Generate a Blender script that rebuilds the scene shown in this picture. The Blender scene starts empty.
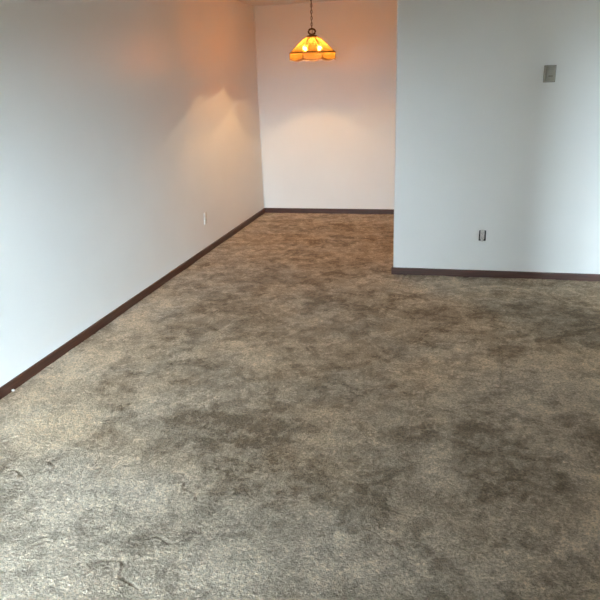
import bpy, bmesh, math
import numpy as np
from mathutils import Matrix, Vector

scene = bpy.context.scene
C = bpy.context.collection

# ---------------------------------------------------------------- camera
cam_data = bpy.data.cameras.new('camera')
cam_data.sensor_width = 36.0
cam_data.sensor_fit = 'HORIZONTAL'
cam_data.lens = 36.0 * 624.311 / 600.0
cam_data.clip_start = 0.02
cam = bpy.data.objects.new('camera', cam_data)
C.objects.link(cam)
rgt = (0.97212694, 0.23199812, -0.03385392)
upv = (-0.04549309, 0.32830199, 0.94347665)
fwd = (-0.22999912, 0.91563894, -0.32970552)
cam.matrix_world = Matrix(((rgt[0], upv[0], -fwd[0], 0.0),
                           (rgt[1], upv[1], -fwd[1], 0.0),
                           (rgt[2], upv[2], -fwd[2], 1.5844),
                           (0, 0, 0, 1)))
scene.camera = cam

# ---------------------------------------------------------------- world, exposure
SKY = (0.715, 0.86, 1.0)
SKY_STRENGTH = 154.0
BLIND_TURN = 45.0            # degrees the added blind's slats are turned to the left
BULB_STRENGTH = 6300.0
world = bpy.data.worlds.new('overcast_sky')
scene.world = world
world.use_nodes = True
bg = world.node_tree.nodes['Background']
bg.inputs['Color'].default_value = (*SKY, 1)
bg.inputs['Strength'].default_value = SKY_STRENGTH

scene.view_settings.view_transform = 'Standard'
scene.view_settings.look = 'None'
scene.view_settings.gamma = 1.0
scene.view_settings.use_curve_mapping = False
scene.view_settings.exposure = 0.0
scene.cycles.use_denoising = True
scene.cycles.max_bounces = 14
scene.cycles.diffuse_bounces = 8
scene.cycles.transparent_max_bounces = 16
scene.cycles.sample_clamp_indirect = 6.0

# ---------------------------------------------------------------- room measures (metres)
XL, XR = -2.374, 3.10        # left and right wall
YR, YB = -0.70, 7.727        # rear wall (behind the camera) and far wall
YP, XP = 5.194, -0.470       # face and free end of the partition
XS, YS = 1.30, 2.75          # added wall screening the second door's light, and where it ends
PT = 0.115                   # partition thickness
H = 2.44
BBH, BBT = 0.053, 0.012      # baseboard
WIN = [(-2.30, 0.30), (1.65, 2.72)]   # two glazed patio doors in the rear wall
WH = 1.90


def portal(x0, x1):
    d = bpy.data.lights.new('window_portal', 'AREA')
    d.shape = 'RECTANGLE'
    d.size, d.size_y = x1 - x0, WH
    d.cycles.is_portal = True
    o = bpy.data.objects.new('window_portal', d)
    C.objects.link(o)
    o.location = ((x0 + x1) / 2, YR - 0.06, WH / 2)
    o.rotation_euler = (math.radians(90), 0, 0)   # faces +Y, into the room


for w in WIN:
    portal(*w)


# ---------------------------------------------------------------- material helpers
class NT:
    def __init__(self, name):
        self.m = bpy.data.materials.new(name)
        self.m.use_nodes = True
        self.t = self.m.node_tree
        self.b = self.t.nodes.get('Principled BSDF')
        self.out = self.t.nodes.get('Material Output')

    def n(self, typ, **kw):
        nd = self.t.nodes.new(typ)
        for k, v in kw.items():
            setattr(nd, k, v)
        return nd

    def link(self, a, b):
        self.t.links.new(a, b)

    def coords(self):
        return self.n('ShaderNodeTexCoord').outputs['Object']

    def noise(self, vec, scale, detail=4.0, rough=0.55, dist=0.0):
        nd = self.n('ShaderNodeTexNoise')
        nd.inputs['Scale'].default_value = scale
        nd.inputs['Detail'].default_value = detail
        nd.inputs['Roughness'].default_value = rough
        nd.inputs['Distortion'].default_value = dist
        self.link(vec, nd.inputs['Vector'])
        return nd

    def ramp(self, fac, a, b, to0=0.0, to1=1.0, smooth=True):
        nd = self.n('ShaderNodeMapRange')
        if smooth:
            nd.interpolation_type = 'SMOOTHSTEP'
        nd.inputs['From Min'].default_value = a
        nd.inputs['From Max'].default_value = b
        nd.inputs['To Min'].default_value = to0
        nd.inputs['To Max'].default_value = to1
        self.link(fac, nd.inputs['Value'])
        return nd.outputs['Result']

    def math(self, op, a, b):
        nd = self.n('ShaderNodeMath', operation=op)
        for i, v in enumerate((a, b)):
            if isinstance(v, (int, float)):
                nd.inputs[i].default_value = v
            else:
                self.link(v, nd.inputs[i])
        return nd.outputs[0]

    def mix(self, fac, a, b):
        nd = self.n('ShaderNodeMix', data_type='RGBA')
        if isinstance(fac, (int, float)):
            nd.inputs[0].default_value = fac
        else:
            self.link(fac, nd.inputs[0])
        for i, v in ((6, a), (7, b)):
            if isinstance(v, tuple):
                nd.inputs[i].default_value = (*v, 1)
            else:
                self.link(v, nd.inputs[i])
        return nd.outputs[2]

    def bump(self, height, strength, distance):
        nd = self.n('ShaderNodeBump')
        nd.inputs['Strength'].default_value = strength
        nd.inputs['Distance'].default_value = distance
        self.link(height, nd.inputs['Height'])
        self.link(nd.outputs[0], self.b.inputs['Normal'])


def simple(name, col, rough=0.5, metal=0.0, var=0.06, scale=25.0):
    m = NT(name)
    co = m.coords()
    nz = m.noise(co, scale, 5)
    dark = tuple(c * (1 - var) for c in col)
    light = tuple(min(1, c * (1 + var)) for c in col)
    m.link(m.mix(nz.outputs[0], dark, light), m.b.inputs['Base Color'])
    m.b.inputs['Roughness'].default_value = rough
    m.b.inputs['Metallic'].default_value = metal
    return m.m


def paint(name, col, rough, bump=0.0006):
    m = NT(name)
    co = m.coords()
    big = m.noise(co, 0.9, 3)
    dark = tuple(c * 0.965 for c in col)
    m.link(m.mix(m.ramp(big.outputs[0], 0.35, 0.65), dark, col), m.b.inputs['Base Color'])
    m.b.inputs['Roughness'].default_value = rough
    fine = m.noise(co, 140.0, 2)
    wave = m.noise(co, 5.0, 2)
    m.bump(m.math('ADD', fine.outputs[0], m.math('MULTIPLY', wave.outputs[0], 3.0)), 0.35, bump)
    return m.m


M = {}
M['wall'] = paint('semi_gloss_white_wall_paint', (0.86, 0.86, 0.845), 0.41)
M['ceiling'] = paint('flat_ceiling_paint', (0.74, 0.72, 0.68), 0.8, 0.002)
M['caulk'] = simple('white_caulk', (0.86, 0.86, 0.84), 0.5)
M['white_plastic'] = simple('white_plastic', (0.72, 0.70, 0.66), 0.6)
M['dark_slot'] = simple('dark_slot', (0.015, 0.014, 0.013), 0.6)
M['box_steel'] = simple('electrical_box', (0.03, 0.03, 0.032), 0.55)
M['steel'] = simple('zinc_strap', (0.45, 0.45, 0.44), 0.4, 0.9)
M['thermo_cover'] = simple('thermostat_beige_plastic', (0.36, 0.345, 0.29), 0.45)
M['thermo_base'] = simple('thermostat_base_plastic', (0.24, 0.23, 0.20), 0.5)
M['brass'] = simple('aged_brass', (0.10, 0.055, 0.022), 0.38, 0.85, 0.2, 60)
M['came'] = simple('brass_came', (0.20, 0.115, 0.05), 0.45, 0.85, 0.2, 60)
M['cord'] = simple('brown_cord', (0.10, 0.06, 0.03), 0.7)
M['frame'] = simple('white_window_frame', (0.72, 0.72, 0.70), 0.4)
M['ground'] = simple('patio_concrete', (0.24, 0.24, 0.23), 0.9, 0, 0.15, 3)
M['brick_paint'] = simple('tan_stucco', (0.30, 0.27, 0.23), 0.9, 0, 0.12, 2)
M['vinyl'] = simple('brown_vinyl', (0.10, 0.085, 0.07), 0.6)
M['paper'] = simple('white_paper', (0.62, 0.60, 0.57), 0.8)


def wood():
    m = NT('dark_stained_wood')
    mp = m.n('ShaderNodeMapping')
    mp.inputs['Scale'].default_value = (1.5, 1.5, 40)
    m.link(m.coords(), mp.inputs['Vector'])
    nz = m.noise(mp.outputs[0], 3.0, 6, 0.6, 0.4)
    m.link(m.mix(m.ramp(nz.outputs[0], 0.3, 0.7), (0.036, 0.0115, 0.0065), (0.084, 0.029, 0.016)), m.b.inputs['Base Color'])
    m.b.inputs['Roughness'].default_value = 0.42
    m.bump(nz.outputs[0], 0.2, 0.0008)
    return m.m


M['wood'] = wood()


def pane_glass():
    m = NT('clear_window_glass')
    tr = m.n('ShaderNodeBsdfTransparent')
    tr.inputs[0].default_value = (0.94, 0.96, 0.95, 1)
    gl = m.n('ShaderNodeBsdfGlossy')
    gl.inputs['Roughness'].default_value = 0.02
    fr = m.n('ShaderNodeFresnel')
    fr.inputs[0].default_value = 1.45
    mx = m.n('ShaderNodeMixShader')
    m.link(fr.outputs[0], mx.inputs[0])
    m.link(tr.outputs[0], mx.inputs[1])
    m.link(gl.outputs[0], mx.inputs[2])
    m.link(mx.outputs[0], m.out.inputs[0])
    return m.m


M['glass'] = pane_glass()


def amber_glass():
    m = NT('amber_textured_glass')
    co = m.coords()
    nz = m.noise(co, 38.0, 4, 0.6, 0.8)
    tint = m.mix(m.ramp(nz.outputs[0], 0.3, 0.7), (0.58, 0.25, 0.035), (0.80, 0.43, 0.10))
    tr = m.n('ShaderNodeBsdfTransparent')
    m.link(tint, tr.inputs[0])
    tl = m.n('ShaderNodeBsdfTranslucent')
    m.link(m.mix(0.86, tint, (0.02, 0.006, 0.0)), tl.inputs[0])
    gl = m.n('ShaderNodeBsdfGlossy')
    gl.inputs['Roughness'].default_value = 0.15
    m1 = m.n('ShaderNodeMixShader')
    m.link(m.ramp(nz.outputs[0], 0.35, 0.65, 0.45, 0.75), m1.inputs[0])
    m.link(tr.outputs[0], m1.inputs[1])
    m.link(tl.outputs[0], m1.inputs[2])
    m2 = m.n('ShaderNodeMixShader')
    m2.inputs[0].default_value = 0.07
    m.link(m1.outputs[0], m2.inputs[1])
    m.link(gl.outputs[0], m2.inputs[2])
    m.link(m2.outputs[0], m.out.inputs[0])
    return m.m


M['amber'] = amber_glass()


def filament_mat():
    m = NT('glowing_filament')
    nz = m.noise(m.coords(), 8.0, 1)
    m.link(m.mix(nz.outputs[0], (1.0, 0.56, 0.24), (1.0, 0.60, 0.28)), m.b.inputs['Emission Color'])
    m.b.inputs['Emission Strength'].default_value = BULB_STRENGTH
    return m.m


def bulb_glass():
    m = NT('lightly_frosted_bulb_glass')
    tr = m.n('ShaderNodeBsdfTransparent')
    tl = m.n('ShaderNodeBsdfTranslucent')
    nz = m.noise(m.coords(), 40.0, 2)
    m.link(m.mix(nz.outputs[0], (0.9, 0.88, 0.84), (0.95, 0.93, 0.9)), tl.inputs[0])
    mx = m.n('ShaderNodeMixShader')
    mx.inputs[0].default_value = 0.12
    m.link(tr.outputs[0], mx.inputs[1])
    m.link(tl.outputs[0], mx.inputs[2])
    m.link(mx.outputs[0], m.out.inputs[0])
    return m.m


M['filament'] = filament_mat()
M['bulb_glass'] = bulb_glass()

# ---------------------------------------------------------------- carpet colour
# (x, y, radius_x, radius_y, amount): worn, stained and darker places; pale ones also paint in missing daylight, metres on the floor
STAINS_AND_DARK = [(-1.05, 2.50, 0.34, 0.26, 0.75), (-0.80, 2.15, 0.30, 0.22, 0.40), (0.27, 2.42, 0.26, 0.25, 0.80),
          (-0.68, 4.45, 0.45, 0.45, 0.50), (-0.35, 3.75, 0.42, 0.40, 0.35),
          (-0.62, 6.60, 0.35, 0.60, 0.60), (0.95, 4.15, 0.55, 0.32, 0.75), (0.30, 4.35, 0.60, 0.22, 0.40),  # first one is only a darker patch beside the partition end
          (-0.12, 2.22, 0.28, 0.20, 0.40), (-1.72, 4.00, 0.28, 0.45, 0.40),
          (-1.55, 3.05, 0.42, 0.20, 0.35), (-0.55, 3.05, 0.40, 0.30, 0.35), (-1.2, 5.4, 0.7, 0.7, 0.45), (-1.4, 6.6, 0.7, 0.7, 0.45), (-1.75, 2.62, 0.22, 0.12, 0.35)]
PALE_AND_LIT = [(-2.15, 2.85, 0.25, 0.55, 0.75), (-1.35, 2.00, 0.40, 0.30, 0.70), (-2.20, 3.9, 0.16, 0.7, 0.6),
          (-0.72, 1.60, 0.26, 0.12, 0.75), (-1.42, 2.75, 0.26, 0.18, 0.55), (0.00, 2.38, 0.13, 0.20, 0.55), (0.10, 4.90, 0.90, 0.16, 0.50),
          (0.58, 2.10, 0.24, 0.50, 0.80), (0.35, 1.75, 0.30, 0.15, 0.5), (0.15, 3.35, 0.5, 0.35, 0.35), (-1.25, 1.45, 0.40, 0.25, 0.6), (0.75, 3.3, 0.35, 0.5, 0.7), (-2.0, 2.4, 0.35, 0.35, 0.7), (-1.25, 3.35, 0.22, 0.22, 0.4), (0.55, 3.1, 0.30, 0.22, 0.45), (-0.3, 1.72, 0.12, 0.14, 0.4)]  # several raised where the floor gets too little daylight

GREYED = [(-1.45, 1.7, 0.7, 0.55, 1.0), (0.5, 2.8, 0.6, 0.8, 0.8), (0.45, 1.8, 0.4, 0.4, 0.8), (-0.5, 1.6, 1.1, 0.55, 1.0), (0.1, 2.3, 0.6, 0.5, 0.7), (0.2, 5.0, 0.9, 0.25, 0.6)]   # greyed traffic areas


def carpet_mat():
    m = NT('worn_taupe_carpet_pile')
    co = m.coords()
    # warp the plane so the patches have ragged outlines
    wn = m.noise(co, 3.2, 5, 0.62)
    sub = m.n('ShaderNodeVectorMath', operation='SUBTRACT')
    m.link(wn.outputs['Color'], sub.inputs[0])
    sub.inputs[1].default_value = (0.5, 0.5, 0.5)
    ws = m.n('ShaderNodeVectorMath', operation='SCALE')
    m.link(sub.outputs[0], ws.inputs[0])
    ws.inputs['Scale'].default_value = 0.62
    wa = m.n('ShaderNodeVectorMath', operation='ADD')
    m.link(co, wa.inputs[0])
    m.link(ws.outputs[0], wa.inputs[1])
    warped = wa.outputs[0]

    def blobs(lst):
        acc = 0.0
        for (x, y, rx, ry, a) in lst:
            s = m.n('ShaderNodeVectorMath', operation='SUBTRACT')
            m.link(warped, s.inputs[0])
            s.inputs[1].default_value = (x, y, 0)
            d = m.n('ShaderNodeVectorMath', operation='MULTIPLY')
            m.link(s.outputs[0], d.inputs[0])
            d.inputs[1].default_value = (1 / rx, 1 / ry, 0)
            ln = m.n('ShaderNodeVectorMath', operation='LENGTH')
            m.link(d.outputs[0], ln.inputs[0])
            v = m.ramp(ln.outputs['Value'], 1.30, 0.50, 0.0, a)
            acc = m.math('MAXIMUM', acc, v)
        return acc

    # pile lean patches, medium blotches and fine yarn variation
    lean = m.noise(warped, 2.1, 5, 0.6)
    med = m.noise(co, 9.0, 5, 0.6, 0.5)
    fine = m.noise(co, 95.0, 3, 0.7)
    hue = m.noise(co, 1.3, 4, 0.55)
    k = m.ramp(lean.outputs[0], 0.30, 0.70)
    k = m.math('ADD', m.math('MULTIPLY', k, 0.22), m.math('MULTIPLY', m.ramp(med.outputs[0], 0.36, 0.64), 0.32))
    # pile brushed one way or the other: patches with a distinct, ragged edge
    nap = m.noise(warped, 3.4, 6, 0.68, 1.2)
    nap2 = m.noise(co, 13.0, 5, 0.7, 1.5)
    k = m.math('ADD', k, m.ramp(nap.outputs[0], 0.46, 0.53, -0.10, 0.18))
    k = m.math('ADD', k, m.ramp(nap2.outputs[0], 0.50, 0.58, -0.05, 0.15))
    k = m.math('ADD', k, 0.125)
    k = m.math('SUBTRACT', k, m.math('MULTIPLY', blobs(STAINS_AND_DARK), 0.35))
    k = m.math('ADD', k, m.math('MULTIPLY', blobs(PALE_AND_LIT), 0.50))
    highlight_fleck = m.noise(co, 42.0, 4, 0.75, 1.0)  # tuft highlights painted into the lighter patches
    k = m.math('ADD', k, m.math('MULTIPLY', m.ramp(highlight_fleck.outputs[0], 0.58, 0.68, 0.0, 0.28), m.ramp(k, 0.30, 0.70)))
    warm = m.mix(m.ramp(k, 0.0, 1.0, smooth=False), (0.20, 0.130, 0.073), (0.73, 0.56, 0.385))
    cool = m.mix(m.ramp(k, 0.0, 1.0, smooth=False), (0.19, 0.145, 0.098), (0.70, 0.585, 0.455))
    col = m.mix(m.math('MAXIMUM', m.math('MULTIPLY', m.ramp(hue.outputs[0], 0.42, 0.60), 0.6), blobs(GREYED)), warm, cool)
    # individual yarn tips, lighter and darker
    yarn = m.ramp(fine.outputs[0], 0.34, 0.66, 0.64, 1.36, smooth=False)
    mul = m.n('ShaderNodeVectorMath', operation='SCALE')
    m.link(col, mul.inputs[0])
    m.link(yarn, mul.inputs['Scale'])
    m.link(mul.outputs[0], m.b.inputs['Base Color'])
    m.b.inputs['Roughness'].default_value = 1.0
    m.b.inputs['Specular IOR Level'].default_value = 0.05
    m.b.inputs['Sheen Weight'].default_value = 0.12
    m.b.inputs['Sheen Roughness'].default_value = 0.6
    tuft = m.noise(co, 165.0, 3, 0.7, 0.6)
    m.bump(tuft.outputs[0], 1.0, 0.0095)
    return m.m


M['carpet'] = carpet_mat()


# ---------------------------------------------------------------- mesh helpers
def link_mesh(name, bm, mat, parent=None, smooth=False, matrix=None):
    me = bpy.data.meshes.new(name)
    bmesh.ops.recalc_face_normals(bm, faces=bm.faces[:])
    if smooth:
        for f in bm.faces:
            f.smooth = True
    bm.to_mesh(me)
    bm.free()
    if mat:
        me.materials.append(mat)
    o = bpy.data.objects.new(name, me)
    C.objects.link(o)
    if matrix is not None:
        o.matrix_local = matrix
    if parent:
        o.parent = parent
    return o


def tag(o, label=None, cat=None, group=None, kind=None):
    for k, v in (('label', label), ('category', cat), ('group', group), ('kind', kind)):
        if v:
            o[k] = v
    return o


def empty(name, loc, label=None, cat=None, kind=None, rotz=0.0):
    o = bpy.data.objects.new(name, None)
    o.empty_display_size = 0.05
    C.objects.link(o)
    o.location = loc
    o.rotation_euler = (0, 0, rotz)
    return tag(o, label, cat, kind=kind)


def add_box(bm, x0, x1, y0, y1, z0, z1, bevel=0.0, seg=2):
    r = bmesh.ops.create_cube(bm, size=1.0)
    for v in r['verts']:
        v.co = Vector(((x0 + x1) / 2 + v.co.x * (x1 - x0), (y0 + y1) / 2 + v.co.y * (y1 - y0), (z0 + z1) / 2 + v.co.z * (z1 - z0)))
    if bevel:
        es = list({e for v in r['verts'] for e in v.link_edges})
        bmesh.ops.bevel(bm, geom=es, offset=bevel, segments=seg, affect='EDGES', profile=0.6)
    return bm


def box(*a, **k):
    return add_box(bmesh.new(), *a, **k)


def add_tube(bm, pts, r, seg=8, closed=False):
    pts = [Vector(p) for p in pts]
    n = len(pts)
    rings = []
    for i, p in enumerate(pts):
        a = pts[(i - 1) % n] if (closed or i > 0) else p
        b = pts[(i + 1) % n] if (closed or i < n - 1) else p
        t = (b - a).normalized()
        ref = Vector((0, 0, 1)) if abs(t.z) < 0.9 else Vector((1, 0, 0))
        u = t.cross(ref).normalized()
        w = t.cross(u)
        rings.append([bm.verts.new(p + (u * math.cos(2 * math.pi * k / seg) + w * math.sin(2 * math.pi * k / seg)) * r) for k in range(seg)])
    for i in range(n if closed else n - 1):
        A, B = rings[i], rings[(i + 1) % n]
        best = 0
        if closed and i == n - 1:
            best = min(range(seg), key=lambda s: (A[0].co - B[s].co).length)
        for k in range(seg):
            bm.faces.new((A[k], A[(k + 1) % seg], B[(k + 1 + best) % seg], B[(k + best) % seg]))
    if not closed:
        bm.faces.new(rings[0])
        bm.faces.new(rings[-1][::-1])
    return bm


def add_lathe(bm, prof, seg=24):
    rings = []
    for (r, z) in prof:
        if r < 1e-6:
            rings.append([bm.verts.new((0, 0, z))])
        else:
            rings.append([bm.verts.new((r * math.cos(2 * math.pi * k / seg), r * math.sin(2 * math.pi * k / seg), z)) for k in range(seg)])
    for A, B in zip(rings, rings[1:]):
        for k in range(seg):
            a = [A[k % len(A)], A[(k + 1) % len(A)], B[(k + 1) % len(B)], B[k % len(B)]]
            f = []
            for v in a:
                if v not in f:
                    f.append(v)
            if len(f) > 2:
                bm.faces.new(f)
    return bm


def grid_wall(xs, zs, holes, y0, y1, chamfer=0.0):
    """Wall slab in the XZ plane between y0 (face) and y1, with rectangular openings (cells)."""
    bm = bmesh.new()
    F, B = {}, {}
    for i, x in enumerate(xs):
        for j, z in enumerate(zs):
            F[i, j] = bm.verts.new((x, y0 + (chamfer if i == 0 else 0), z))
            B[i, j] = bm.verts.new((x, y1, z))
    nx, nz = len(xs) - 1, len(zs) - 1
    solid = lambda i, j: 0 <= i < nx and 0 <= j < nz and (i, j) not in holes
    for i in range(nx):
        for j in range(nz):
            if not solid(i, j):
                continue
            bm.faces.new((F[i, j], F[i + 1, j], F[i + 1, j + 1], F[i, j + 1]))
            bm.faces.new((B[i, j], B[i, j + 1], B[i + 1, j + 1], B[i + 1, j]))
            for di, dj, a, b in ((-1, 0, (i, j), (i, j + 1)), (1, 0, (i + 1, j), (i + 1, j + 1)), (0, -1, (i, j), (i + 1, j)), (0, 1, (i, j + 1), (i + 1, j + 1))):
                if not solid(i + di, j + dj):
                    bm.faces.new((F[a], F[b], B[b], B[a]))
    return bm


# ---------------------------------------------------------------- numpy gradient noise
def gnoise(x, y, seed):
    xi = np.floor(x).astype(np.int64)
    yi = np.floor(y).astype(np.int64)
    xf, yf = x - xi, y - yi

    def g(ix, iy, dx, dy):
        h = (ix * 374761393 + iy * 668265263 + seed * 974711) & 0x7fffffff
        h = ((h ^ (h >> 13)) * 1274126177) & 0x7fffffff
        a = ((h ^ (h >> 16)) & 0xffff) / 65536.0 * 2 * np.pi
        return np.cos(a) * dx + np.sin(a) * dy
    u = xf * xf * xf * (xf * (xf * 6 - 15) + 10)
    v = yf * yf * yf * (yf * (yf * 6 - 15) + 10)
    a = g(xi, yi, xf, yf) * (1 - u) + g(xi + 1, yi, xf - 1, yf) * u
    b = g(xi, yi + 1, xf, yf - 1) * (1 - u) + g(xi + 1, yi + 1, xf - 1, yf - 1) * u
    return (a * (1 - v) + b * v) * 1.5


# ---------------------------------------------------------------- the setting
def build_carpet():
    ys = [YR]
    while ys[-1] < 0.9:
        ys.append(ys[-1] + 0.03)
    while ys[-1] < YB:
        y = ys[-1]
        ys.append(y + min(0.018, max(0.0045, 0.0045 + (y - 1.8) * 0.0024)))
    ys[-1] = YB
    ys = np.array(ys)
    xs = np.concatenate([np.arange(XL, 1.6, 0.0052), np.arange(1.6, XR, 0.03), [XR]])
    X, Y = np.meshgrid(xs, ys)
    fade = np.clip(1.25 - Y / 7.0, 0.35, 1.0)
    h = 0.0014 * gnoise(X / 0.032, Y / 0.032, 1) * fade
    h += 0.0022 * gnoise(X / 0.0125, Y / 0.0125, 2) * fade
    h += 0.0022 * gnoise(X / 0.11, Y / 0.11, 3)
    h += 0.0040 * gnoise(X / 0.45, Y / 0.45, 4)
    # partings of the pile: thin wandering creases
    wx = X + 0.05 * gnoise(X / 0.09, Y / 0.09, 5)
    wy = Y + 0.05 * gnoise(X / 0.09, Y / 0.09, 6)
    for sd, sc, w, dep, th in ((11, 0.34, 0.022, 0.0048, 0.20), (12, 0.22, 0.026, 0.0032, 0.24), (13, 0.5, 0.014, 0.0065, 0.12)):
        ln = gnoise(wx / sc, wy / sc, sd)
        mask = np.clip((gnoise(X / 0.28, Y / 0.28, sd + 20) - th) * 4, 0, 1)
        h -= dep * np.exp(-(ln / w) ** 2) * mask
        h += 0.4 * dep * np.exp(-((ln - 2.2 * w) / w) ** 2) * mask
    # the two lengths of carpet meet in a straight seam, open in places
    sx = 0.305 + 0.006 * gnoise(Y / 0.5, Y * 0 + 0.5, 41) + (Y - 3.2) * 0.05
    m = np.clip((Y - 3.0) * 4, 0, 1) * np.clip((3.85 - Y) * 8, 0, 1)
    h -= 0.010 * np.exp(-((X - sx) / 0.007) ** 2) * m
    h += 0.004 * np.exp(-((X - sx + 0.022) / 0.012) ** 2) * m
    sx2 = -0.375 + (Y - 5.0) * 0.06
    m2 = np.clip((Y - 4.75) * 9, 0, 1) * np.clip((5.3 - Y) * 9, 0, 1)
    h -= 0.014 * np.exp(-((X - sx2) / 0.010) ** 2) * m2
    # pile presses down along the walls
    edge = np.minimum(X - XL, YB - Y)
    h -= 0.004 * np.exp(-(edge / 0.03) ** 2)
    Z = h - 0.004
    ny, nx = X.shape
    co = np.stack([X, Y, Z], -1).reshape(-1, 3).astype(np.float32)
    idx = np.arange(ny * nx).reshape(ny, nx)
    q = np.stack([idx[:-1, :-1], idx[:-1, 1:], idx[1:, 1:], idx[1:, :-1]], -1).reshape(-1, 4)
    me = bpy.data.meshes.new('floor')
    me.vertices.add(len(co))
    me.vertices.foreach_set('co', co.ravel())
    me.loops.add(q.size)
    me.loops.foreach_set('vertex_index', q.ravel().astype(np.int32))
    me.polygons.add(len(q))
    me.polygons.foreach_set('loop_start', np.arange(0, q.size, 4, dtype=np.int32))
    me.polygons.foreach_set('use_smooth', np.ones(len(q), dtype=bool))
    me.update(calc_edges=True)
    me.materials.append(M['carpet'])
    o = bpy.data.objects.new('floor', me)
    C.objects.link(o)
    return tag(o, 'worn taupe wall-to-wall carpet with brown and grey blotches', 'carpet', kind='structure')


build_carpet()
T = 0.12


def struct(name, bm, mat, label, cat):
    return tag(link_mesh(name, bm, mat), label, cat, kind='structure')


struct('subfloor', box(XL - T, XR + T, YR - T, YB + T, -0.15, -0.025), M['ground'], 'concrete slab under the carpet', 'slab')
struct('ceiling', box(XL - T, XR + T, YR - T, YB + T, H, H + T), M['ceiling'], 'plain off-white ceiling above the hanging lamp', 'ceiling')
struct('wall_left', box(XL - T, XL, YR - T, YB + T, -0.02, H), M['wall'], 'long white wall with white outlet, left of the carpet', 'wall')
struct('wall_back', box(XL, XR, YB, YB + T, -0.02, H), M['wall'], 'far white wall behind the hanging lamp', 'wall')
struct('wall_right', box(XR, XR + T, YR - T, YB + T, -0.02, H), M['wall'], 'white side wall beyond the added wall, right of the partition', 'wall')
struct('wall_added_screen', box(XS, XS + T, YR, YS, -0.02, H), M['wall'], 'white wall added to screen the room from the second patio door', 'wall')  # added unseen wall, keeps the second door's light off the partition's left

# partition with an opening for the bare outlet
OX0, OX1, OZ0, OZ1 = 0.2245, 0.2795, 0.3045, 0.3905
part = grid_wall([XP, XP + 0.006, OX0, OX1, XR], [-0.02, OZ0, OZ1, H], {(2, 1)}, YP, YP + PT, 0.006)
struct('wall_partition', part, M['wall'], 'white partition wall with thermostat and bare outlet', 'wall')

# rear wall with two glazed patio doors
(a0, a1), (b0, b1) = WIN
rear = grid_wall([XL, a0, a1, b0, b1, XR], [-0.02, 0.04, WH, H], {(1, 1), (3, 1)}, YR, YR - T)
struct('wall_rear', rear, M['wall'], 'white rear wall with two glazed patio doors', 'wall')


def patio_door(name, x0, x1, label):
    r = empty(name, ((x0 + x1) / 2, YR - 0.06, 0.04), label, 'window', kind='structure')
    w, h = (x1 - x0) / 2, WH - 0.04
    bm = bmesh.new()
    f = 0.045
    add_box(bm, -w, -w + f, -0.045, 0.045, 0, h)
    add_box(bm, w - f, w, -0.045, 0.045, 0, h)
    add_box(bm, -w + f, w - f, -0.045, 0.045, 0, f)
    add_box(bm, -w + f, w - f, -0.045, 0.045, h - f, h)
    link_mesh('frame', bm, M['frame'], r)
    for s, yo in ((-1, -0.018), (1, 0.018)):
        c0, c1 = (-w + f, 0.03) if s < 0 else (-0.03, w - f)
        bm = bmesh.new()
        g = 0.05
        add_box(bm, c0, c0 + g, yo - 0.015, yo + 0.015, f, h - f)
        add_box(bm, c1 - g, c1, yo - 0.015, yo + 0.015, f, h - f)
        add_box(bm, c0 + g, c1 - g, yo - 0.015, yo + 0.015, f, f + g)
        add_box(bm, c0 + g, c1 - g, yo - 0.015, yo + 0.015, h - f - g, h - f)
        sash = link_mesh('sash', bm, M['frame'], r)
        link_mesh('pane', box(c0 + g, c1 - g, yo - 0.003, yo + 0.003, f + g, h - f - g), M['glass'], sash)
        if s > 0:
            hb = bmesh.new()
            add_tube(hb, [(c0 + 0.025, yo + 0.015, 0.93), (c0 + 0.025, yo + 0.05, 0.95), (c0 + 0.025, yo + 0.05, 1.13), (c0 + 0.025, yo + 0.015, 1.15)], 0.008)
            link_mesh('handle', hb, M['steel'], sash)
    return r


patio_door('window_1', a0, a1, 'glazed sliding patio door beside the left wall')
patio_door('window_2', b0, b1, 'glazed sliding patio door beside the right wall')


# added unseen blind inside the wide patio door, steering daylight towards the left wall
def added_blind(x0, x1, turn, label):
    yb = YR + 0.075
    r = empty('added_blind', ((x0 + x1) / 2, yb, 0.03), label, 'blind')
    w = (x1 - x0) / 2
    link_mesh('head_rail', box(-w, w, -0.02, 0.02, 1.93, 1.965, bevel=0.003), M['frame'], r)
    bm = bmesh.new()
    n, sw, hgt = 6, 0.089, 1.92
    lo, hi = [], []
    for i in range(n + 1):
        u = (i / n - 0.5) * sw
        b = 0.006 * (1 - (2 * i / n - 1) ** 2)
        lo.append(bm.verts.new((b, u, 0)))
        hi.append(bm.verts.new((b, u, hgt)))
    for i in range(n):
        bm.faces.new((lo[i], lo[i + 1], hi[i + 1], hi[i]))
    first = link_mesh('slat', bm, M['vinyl'], r, True)
    N = int((x1 - x0) / 0.085)
    for k in range(N):
        o = first if k == 0 else first.copy()
        if k:
            C.objects.link(o)
            o.parent = r
        o.location = (-w + 0.045 + k * 0.085, 0, 0.006)
        o.rotation_euler = (0, 0, math.radians(turn))


added_blind(a0 + 0.03, a1 + 0.06, BLIND_TURN, 'brown vertical blind added to steer daylight, inside the patio door by the left wall')

# ground outside
struct('ground', box(-25, 25, -40, YR - T, -0.30, -0.15), M['ground'], 'concrete patio outside the glazed doors', 'ground')

struct('added_overhang', box(XL - 1.5, XR + 1.5, YR - T - 2.6, YR - T, 2.36, 2.52), M['ground'], 'concrete balcony slab added above the glazed doors to cut high sky', 'overhang')  # added unseen slab, keeps steep sky light off the near floor and low wall
struct('added_far_wall', box(-40, 40, -12.3, -12, -0.15, 1.3), M['brick_paint'], 'tan wall added across the patio to hide low sky', 'wall')  # added unseen wall, blocks sky light near the horizon


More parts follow.
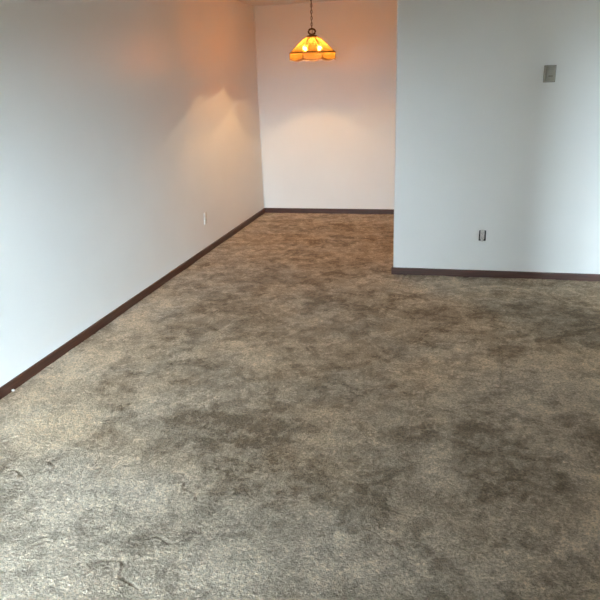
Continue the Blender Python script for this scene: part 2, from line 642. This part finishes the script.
# baseboards: slim dark wood with a rounded top, profile swept along the wall
def baseboard(name, p0, p1, nrm, label):
    p0, p1, nrm = Vector(p0), Vector(p1), Vector(nrm)
    prof = [(0, -0.015), (BBT, -0.015), (BBT, BBH - 0.009), (BBT * 0.85, BBH - 0.004), (BBT * 0.5, BBH - 0.0008), (0.0, BBH)]
    bm = bmesh.new()
    A = [bm.verts.new(p0 + nrm * d + Vector((0, 0, z))) for d, z in prof]
    B = [bm.verts.new(p1 + nrm * d + Vector((0, 0, z))) for d, z in prof]
    n = len(prof)
    for k in range(n):
        bm.faces.new((A[k], A[(k + 1) % n], B[(k + 1) % n], B[k]))
    bm.faces.new(A[::-1])
    bm.faces.new(B)
    return struct(name, bm, M['wood'], label, 'baseboard')


baseboard('baseboard_left', (XL, YR, 0), (XL, YB, 0), (1, 0, 0), 'dark brown wooden baseboard along the long left wall')
baseboard('baseboard_back', (XL + BBT, YB, 0), (XR, YB, 0), (0, -1, 0), 'dark brown wooden baseboard along the far wall')
baseboard('baseboard_partition', (XP - BBT, YP, 0), (XR, YP, 0), (0, -1, 0), 'dark brown wooden baseboard along the partition front')
baseboard('baseboard_end', (XP, YP, 0), (XP, YP + PT, 0), (-1, 0, 0), 'short dark baseboard on the free end of the partition')
baseboard('baseboard_right', (XR, YR, 0), (XR, YP - BBT, 0), (-1, 0, 0), 'dark brown wooden baseboard along the right side wall')
baseboard('baseboard_added_screen', (XS, YR, 0), (XS, YS, 0), (-1, 0, 0), 'dark brown wooden baseboard along the added screen wall')


# painted caulk beads in the far corner
def bead(name, a, b, label):
    bm = bmesh.new()
    add_tube(bm, [a, b], 0.007, 8)
    for f in bm.faces:
        f.smooth = True
    struct(name, bm, M['caulk'], label, 'trim')


bead('trim_1', (XL + 0.004, YB - 0.004, BBH), (XL + 0.004, YB - 0.004, H - 0.005), 'white caulk bead in the upright corner of the far wall')
bead('trim_2', (XL + 0.006, YB - 0.003, H - 0.003), (XR, YB - 0.003, H - 0.003), 'white caulk bead between far wall and ceiling')


# ---------------------------------------------------------------- pendant lamp
def pendant():
    LX, LY = -1.387, 6.37
    r = empty('pendant_lamp', (LX, LY, 0), 'amber glass panelled pendant lamp hanging on a chain from the ceiling', 'lamp')
    N = 8
    PH = math.radians(90 + 12.5)            # one panel faces the room
    zc, zr, zs = 2.000, 1.846, 1.793        # crown, rim, skirt bottom
    prof = [(0.040, zc - 0.004), (0.098, 1.962), (0.160, 1.912), (0.232, zr)]

    def P(a, rad, z):
        return Vector((rad * math.cos(a), rad * math.sin(a), z))

    # came frame = the shade
    bm = bmesh.new()
    for k in range(N):
        a = PH + 2 * math.pi * (k + 0.5) / N
        add_tube(bm, [P(a, *q) for q in prof], 0.0040, 6)
        add_tube(bm, [P(a, 0.233, zr), P(a, 0.236, zs)], 0.0045, 6)
    corners = [P(PH + 2 * math.pi * (k + 0.5) / N, 0.234, zr) for k in range(N)]
    band = []
    for k in range(N):
        for t in (0, 0.5):
            band.append(corners[k].lerp(corners[(k + 1) % N], t))
    add_tube(bm, band, 0.0060, 8, True)
    top = [P(PH + 2 * math.pi * (k + 0.5) / N, 0.040, zc - 0.004) for k in range(N)]
    add_tube(bm, top, 0.004, 6, True)
    # scalloped lower edge of the skirt
    low = []
    for k in range(N):
        a, b = P(PH + 2 * math.pi * (k + 0.5) / N, 0.236, 0), P(PH + 2 * math.pi * (k + 1.5) / N, 0.236, 0)
        for s in range(8):
            t = s / 8
            p = a.lerp(b, t)
            p.z = zs - 0.016 * math.sin(math.pi * t)
            low.append(p)
    add_tube(bm, low, 0.0032, 6, True)
    shade = link_mesh('shade', bm, M['came'], r, True)
    tag(shade, 'brass came frame of the lampshade')
    shade.location = (0, 0, 0)

    # glass panels, bent, one object each
    for k in range(N):
        a0 = PH + 2 * math.pi * (k + 0.5) / N
        a1 = a0 + 2 * math.pi / N
        bm = bmesh.new()
        th = 0.002
        rows = []
        for (rad, z) in prof:
            row = []
            for t in (0, 0.25, 0.5, 0.75, 1):
                p = P(a0, rad, z).lerp(P(a1, rad, z), t)
                bow = 0.010 * math.sin(math.pi * t) * rad / 0.232
                d = Vector((p.x, p.y, 0)).normalized()
                row.append(bm.verts.new(p + d * bow))
            rows.append(row)
        for A, B in zip(rows, rows[1:]):
            for i in range(4):
                bm.faces.new((A[i], A[i + 1], B[i + 1], B[i]))
        link_mesh('glass_panel', bm, M['amber'], shade, True)
        bm = bmesh.new()
        up, dn = [], []
        for s in range(9):
            t = s / 8
            pu = P(a0, 0.233, zr).lerp(P(a1, 0.233, zr), t)
            pd = P(a0, 0.236, zs).lerp(P(a1, 0.236, zs), t)
            pd.z -= 0.016 * math.sin(math.pi * t)
            up.append(bm.verts.new(pu))
            dn.append(bm.verts.new(pd))
        for i in range(8):
            bm.faces.new((up[i], up[i + 1], dn[i + 1], dn[i]))
        link_mesh('skirt_panel', bm, M['amber'], shade, True)

    # crown cap and loop
    bm = bmesh.new()
    add_lathe(bm, [(0, 2.018), (0.012, 2.018), (0.020, 2.010), (0.050, 2.001), (0.057, 1.993), (0.057, 1.986), (0.052, 1.985), (0.050, 1.994), (0, 1.998)], 24)
    link_mesh('crown', bm, M['brass'], r, True)
    bm = bmesh.new()
    ring = []
    for k in range(28):
        t = 2 * math.pi * k / 28
        ring.append((0.033 * math.cos(t), 0, 2.036 + 0.025 * math.sin(t)))
    add_tube(bm, ring, 0.0085, 10, True)
    link_mesh('loop', bm, M['brass'], r, True, Matrix.Rotation(math.radians(12.5), 4, 'Z'))

    # chain and cord up to the ceiling canopy
    bm = bmesh.new()
    z, k = 2.072, 0
    while z < 2.41:
        pts = []
        for i in range(12):
            t = 2 * math.pi * i / 12
            u, v = 0.0085 * math.cos(t), 0.013 * math.sin(t) + (0.004 if math.sin(t) > 0 else -0.004)
            pts.append((u, 0, z + v) if k % 2 else (0, u, z + v))
        add_tube(bm, pts, 0.0028, 6, True)
        z += 0.0275
        k += 1
    link_mesh('chain', bm, M['brass'], r, True)
    bm = bmesh.new()
    pts = [(0.004 * math.sin(i * 0.9), 0.004 * math.cos(i * 0.9), 2.01 + (2.425 - 2.01) * i / 24) for i in range(25)]
    add_tube(bm, pts, 0.0026, 6)
    link_mesh('cord', bm, M['cord'], r, True)
    bm = bmesh.new()
    add_lathe(bm, [(0, 2.408), (0.012, 2.410), (0.030, 2.418), (0.055, 2.432), (0.060, H), (0, H)], 28)
    link_mesh('canopy', bm, M['brass'], r, True)

    # stem, socket cluster and three bulbs
    bm = bmesh.new()
    add_lathe(bm, [(0, 1.992), (0.008, 1.992), (0.008, 1.955), (0.026, 1.948), (0.026, 1.932), (0.010, 1.924), (0, 1.922)], 16)
    for k in range(2):
        a = math.radians(12.5 + 180 * k)
        add_tube(bm, [P(a, 0.018, 1.940), P(a, 0.045, 1.938)], 0.006, 8)
    cl = link_mesh('socket_cluster', bm, M['brass'], r, True)
    for k in range(2):
        a = math.radians(12.5 + 180 * k)
        d = Vector((math.cos(a) * 0.62, math.sin(a) * 0.62, -0.78)).normalized()
        rot = d.to_track_quat('Z', 'Y').to_matrix().to_4x4()
        base = P(a, 0.034, 1.936)
        bm = bmesh.new()
        add_lathe(bm, [(0, 0), (0.015, 0), (0.016, 0.03), (0, 0.03)], 16)
        link_mesh('socket', bm, M['brass'], r, True, Matrix.Translation(base) @ rot)
        bm = bmesh.new()
        add_lathe(bm, [(0.011, 0.031), (0.013, 0.038), (0.021, 0.050), (0.0245, 0.062), (0.0225, 0.076), (0.014, 0.085), (0, 0.088)], 16)
        bulb = link_mesh('bulb', bm, M['bulb_glass'], r, True, Matrix.Translation(base) @ rot)
        bm = bmesh.new()
        add_lathe(bm, [(0, 0.050), (0.005, 0.052), (0.009, 0.058), (0.010, 0.064), (0.008, 0.071), (0, 0.075)], 12)
        link_mesh('filament', bm, M['filament'], bulb, True)
    return r


pendant()


# ---------------------------------------------------------------- thermostat on the partition
def thermostat():
    r = empty('thermostat', (0.655, YP, 1.520), 'small beige thermostat mounted high on the white partition wall', 'thermostat')
    w, h = 0.040, 0.116
    link_mesh('base_plate', box(-w - 0.002, w + 0.002, -0.010, 0.0, -0.001, h + 0.001, bevel=0.002), M['thermo_base'], r)
    # cover with sloping sides
    bm = box(-w, w, -0.038, -0.010, 0.002, h - 0.001)
    for v in bm.verts:
        if v.co.y < -0.02:
            v.co.x *= 0.80
            v.co.z = h / 2 + (v.co.z - h / 2) * 0.88
    bmesh.ops.bevel(bm, geom=bm.edges[:], offset=0.003, segments=2, affect='EDGES')
    cov = link_mesh('cover', bm, M['thermo_cover'], r)
    link_mesh('scale_window', box(-0.012, 0.018, -0.0388, -0.036, 0.040, 0.0445), M['dark_slot'], cov)
    bm = bmesh.new()
    for i in range(5):
        add_box(bm, -0.024, 0.024, -0.0386, -0.036, 0.086 + i * 0.0045, 0.0875 + i * 0.0045)
    link_mesh('vent_slots', bm, M['thermo_base'], cov)
    link_mesh('lever', box(0.006, 0.010, -0.043, -0.036, 0.034, 0.043, bevel=0.001), M['thermo_base'], cov)


thermostat()


# ---------------------------------------------------------------- receptacle faces shared by both outlets
def receptacle_face(parent, zc, y):
    bm = bmesh.new()
    pts = []
    for k in range(24):
        t = 2 * math.pi * k / 24
        pts.append((max(-0.0145, min(0.0145, 0.0172 * math.cos(t))), 0.0142 * math.sin(t)))
    a = [bm.verts.new((x, y, zc + z)) for x, z in pts]
    b = [bm.verts.new((x, y - 0.003, zc + z)) for x, z in pts]
    n = len(pts)
    for k in range(n):
        bm.faces.new((a[k], a[(k + 1) % n], b[(k + 1) % n], b[k]))
    bm.faces.new(b)
    bm.faces.new(a[::-1])
    f = link_mesh('socket_face', bm, M['white_plastic'], parent)
    for x, hh in ((-0.0064, 0.0085), (0.0064, 0.0070)):
        link_mesh('slot', box(x - 0.0011, x + 0.0011, y - 0.0034, y - 0.001, zc + 0.003 - hh / 2, zc + 0.003 + hh / 2), M['dark_slot'], f)
    bm = bmesh.new()
    add_tube(bm, [(0, y - 0.0034, zc - 0.007), (0, y - 0.001, zc - 0.007)], 0.0024, 10)
    link_mesh('slot', bm, M['dark_slot'], f)


def bare_outlet():
    cx = (OX0 + OX1) / 2
    zc = (OZ0 + OZ1) / 2
    r = empty('electrical_outlet', (cx, YP, zc), 'bare white outlet missing its cover plate, low on the partition wall', 'outlet')
    w, h = (OX1 - OX0) / 2, (OZ1 - OZ0) / 2
    bm = bmesh.new()
    add_box(bm, -w, w, 0.060, 0.062, -h, h)
    add_box(bm, -w, -w + 0.0015, 0.002, 0.060, -h, h)
    add_box(bm, w - 0.0015, w, 0.002, 0.060, -h, h)
    add_box(bm, -w, w, 0.002, 0.060, -h, -h + 0.0015)
    add_box(bm, -w, w, 0.002, 0.060, h - 0.0015, h)
    link_mesh('wall_box', bm, M['box_steel'], r)
    bm = bmesh.new()
    add_box(bm, -0.016, 0.016, 0.002, 0.030, -0.034, 0.034, bevel=0.002)
    body = link_mesh('receptacle', bm, M['white_plastic'], r)
    for s in (-1, 1):
        z0, z1 = sorted((s * 0.033, s * 0.050))
        link_mesh('mounting_ear', box(-0.010, 0.010, -0.0015, 0.0015, z0, z1, bevel=0.0004), M['white_plastic'], r)
        receptacle_face(body, s * 0.0195, 0.002)
        bm = bmesh.new()
        add_tube(bm, [(0, -0.0015, s * 0.0418), (0, -0.0030, s * 0.0418)], 0.0028, 10)
        link_mesh('screw', bm, M['steel'], r)


bare_outlet()


def plated_outlet():
    r = empty('electrical_outlet', (XL, 5.715, 0.340), 'white outlet with cover plate, low on the long left wall', 'outlet', rotz=math.radians(90))
    # local -Y points into the room after turning (+X in the room)
    bm = box(-0.035, 0.035, -0.006, 0.0, -0.057, 0.057)
    for v in bm.verts:
        if v.co.y < -0.003:
            v.co.x *= 0.93
            v.co.z *= 0.955
    bmesh.ops.bevel(bm, geom=bm.edges[:], offset=0.0012, segments=2, affect='EDGES')
    pl = link_mesh('cover_plate', bm, M['white_plastic'], r)
    for s in (-1, 1):
        receptacle_face(pl, s * 0.0195, -0.005)
    bm = bmesh.new()
    add_tube(bm, [(0, -0.005, 0), (0, -0.0075, 0)], 0.0032, 12)
    link_mesh('screw', bm, M['steel'], r)


plated_outlet()


# ---------------------------------------------------------------- scrap of paper by the baseboard
def scrap():
    bm = bmesh.new()
    bmesh.ops.create_icosphere(bm, subdivisions=2, radius=0.0085)
    for v in bm.verts:
        n = math.sin(v.co.x * 900 + v.co.z * 500) * math.cos(v.co.y * 700)
        v.co *= 1 + 0.28 * n
        v.co.z *= 0.75
    o = link_mesh('paper_scrap', bm, M['paper'])
    o.location = (-2.350, 2.672, 0.004)
    tag(o, 'tiny crumpled white scrap on the carpet against the left baseboard', 'paper scrap')


scrap()
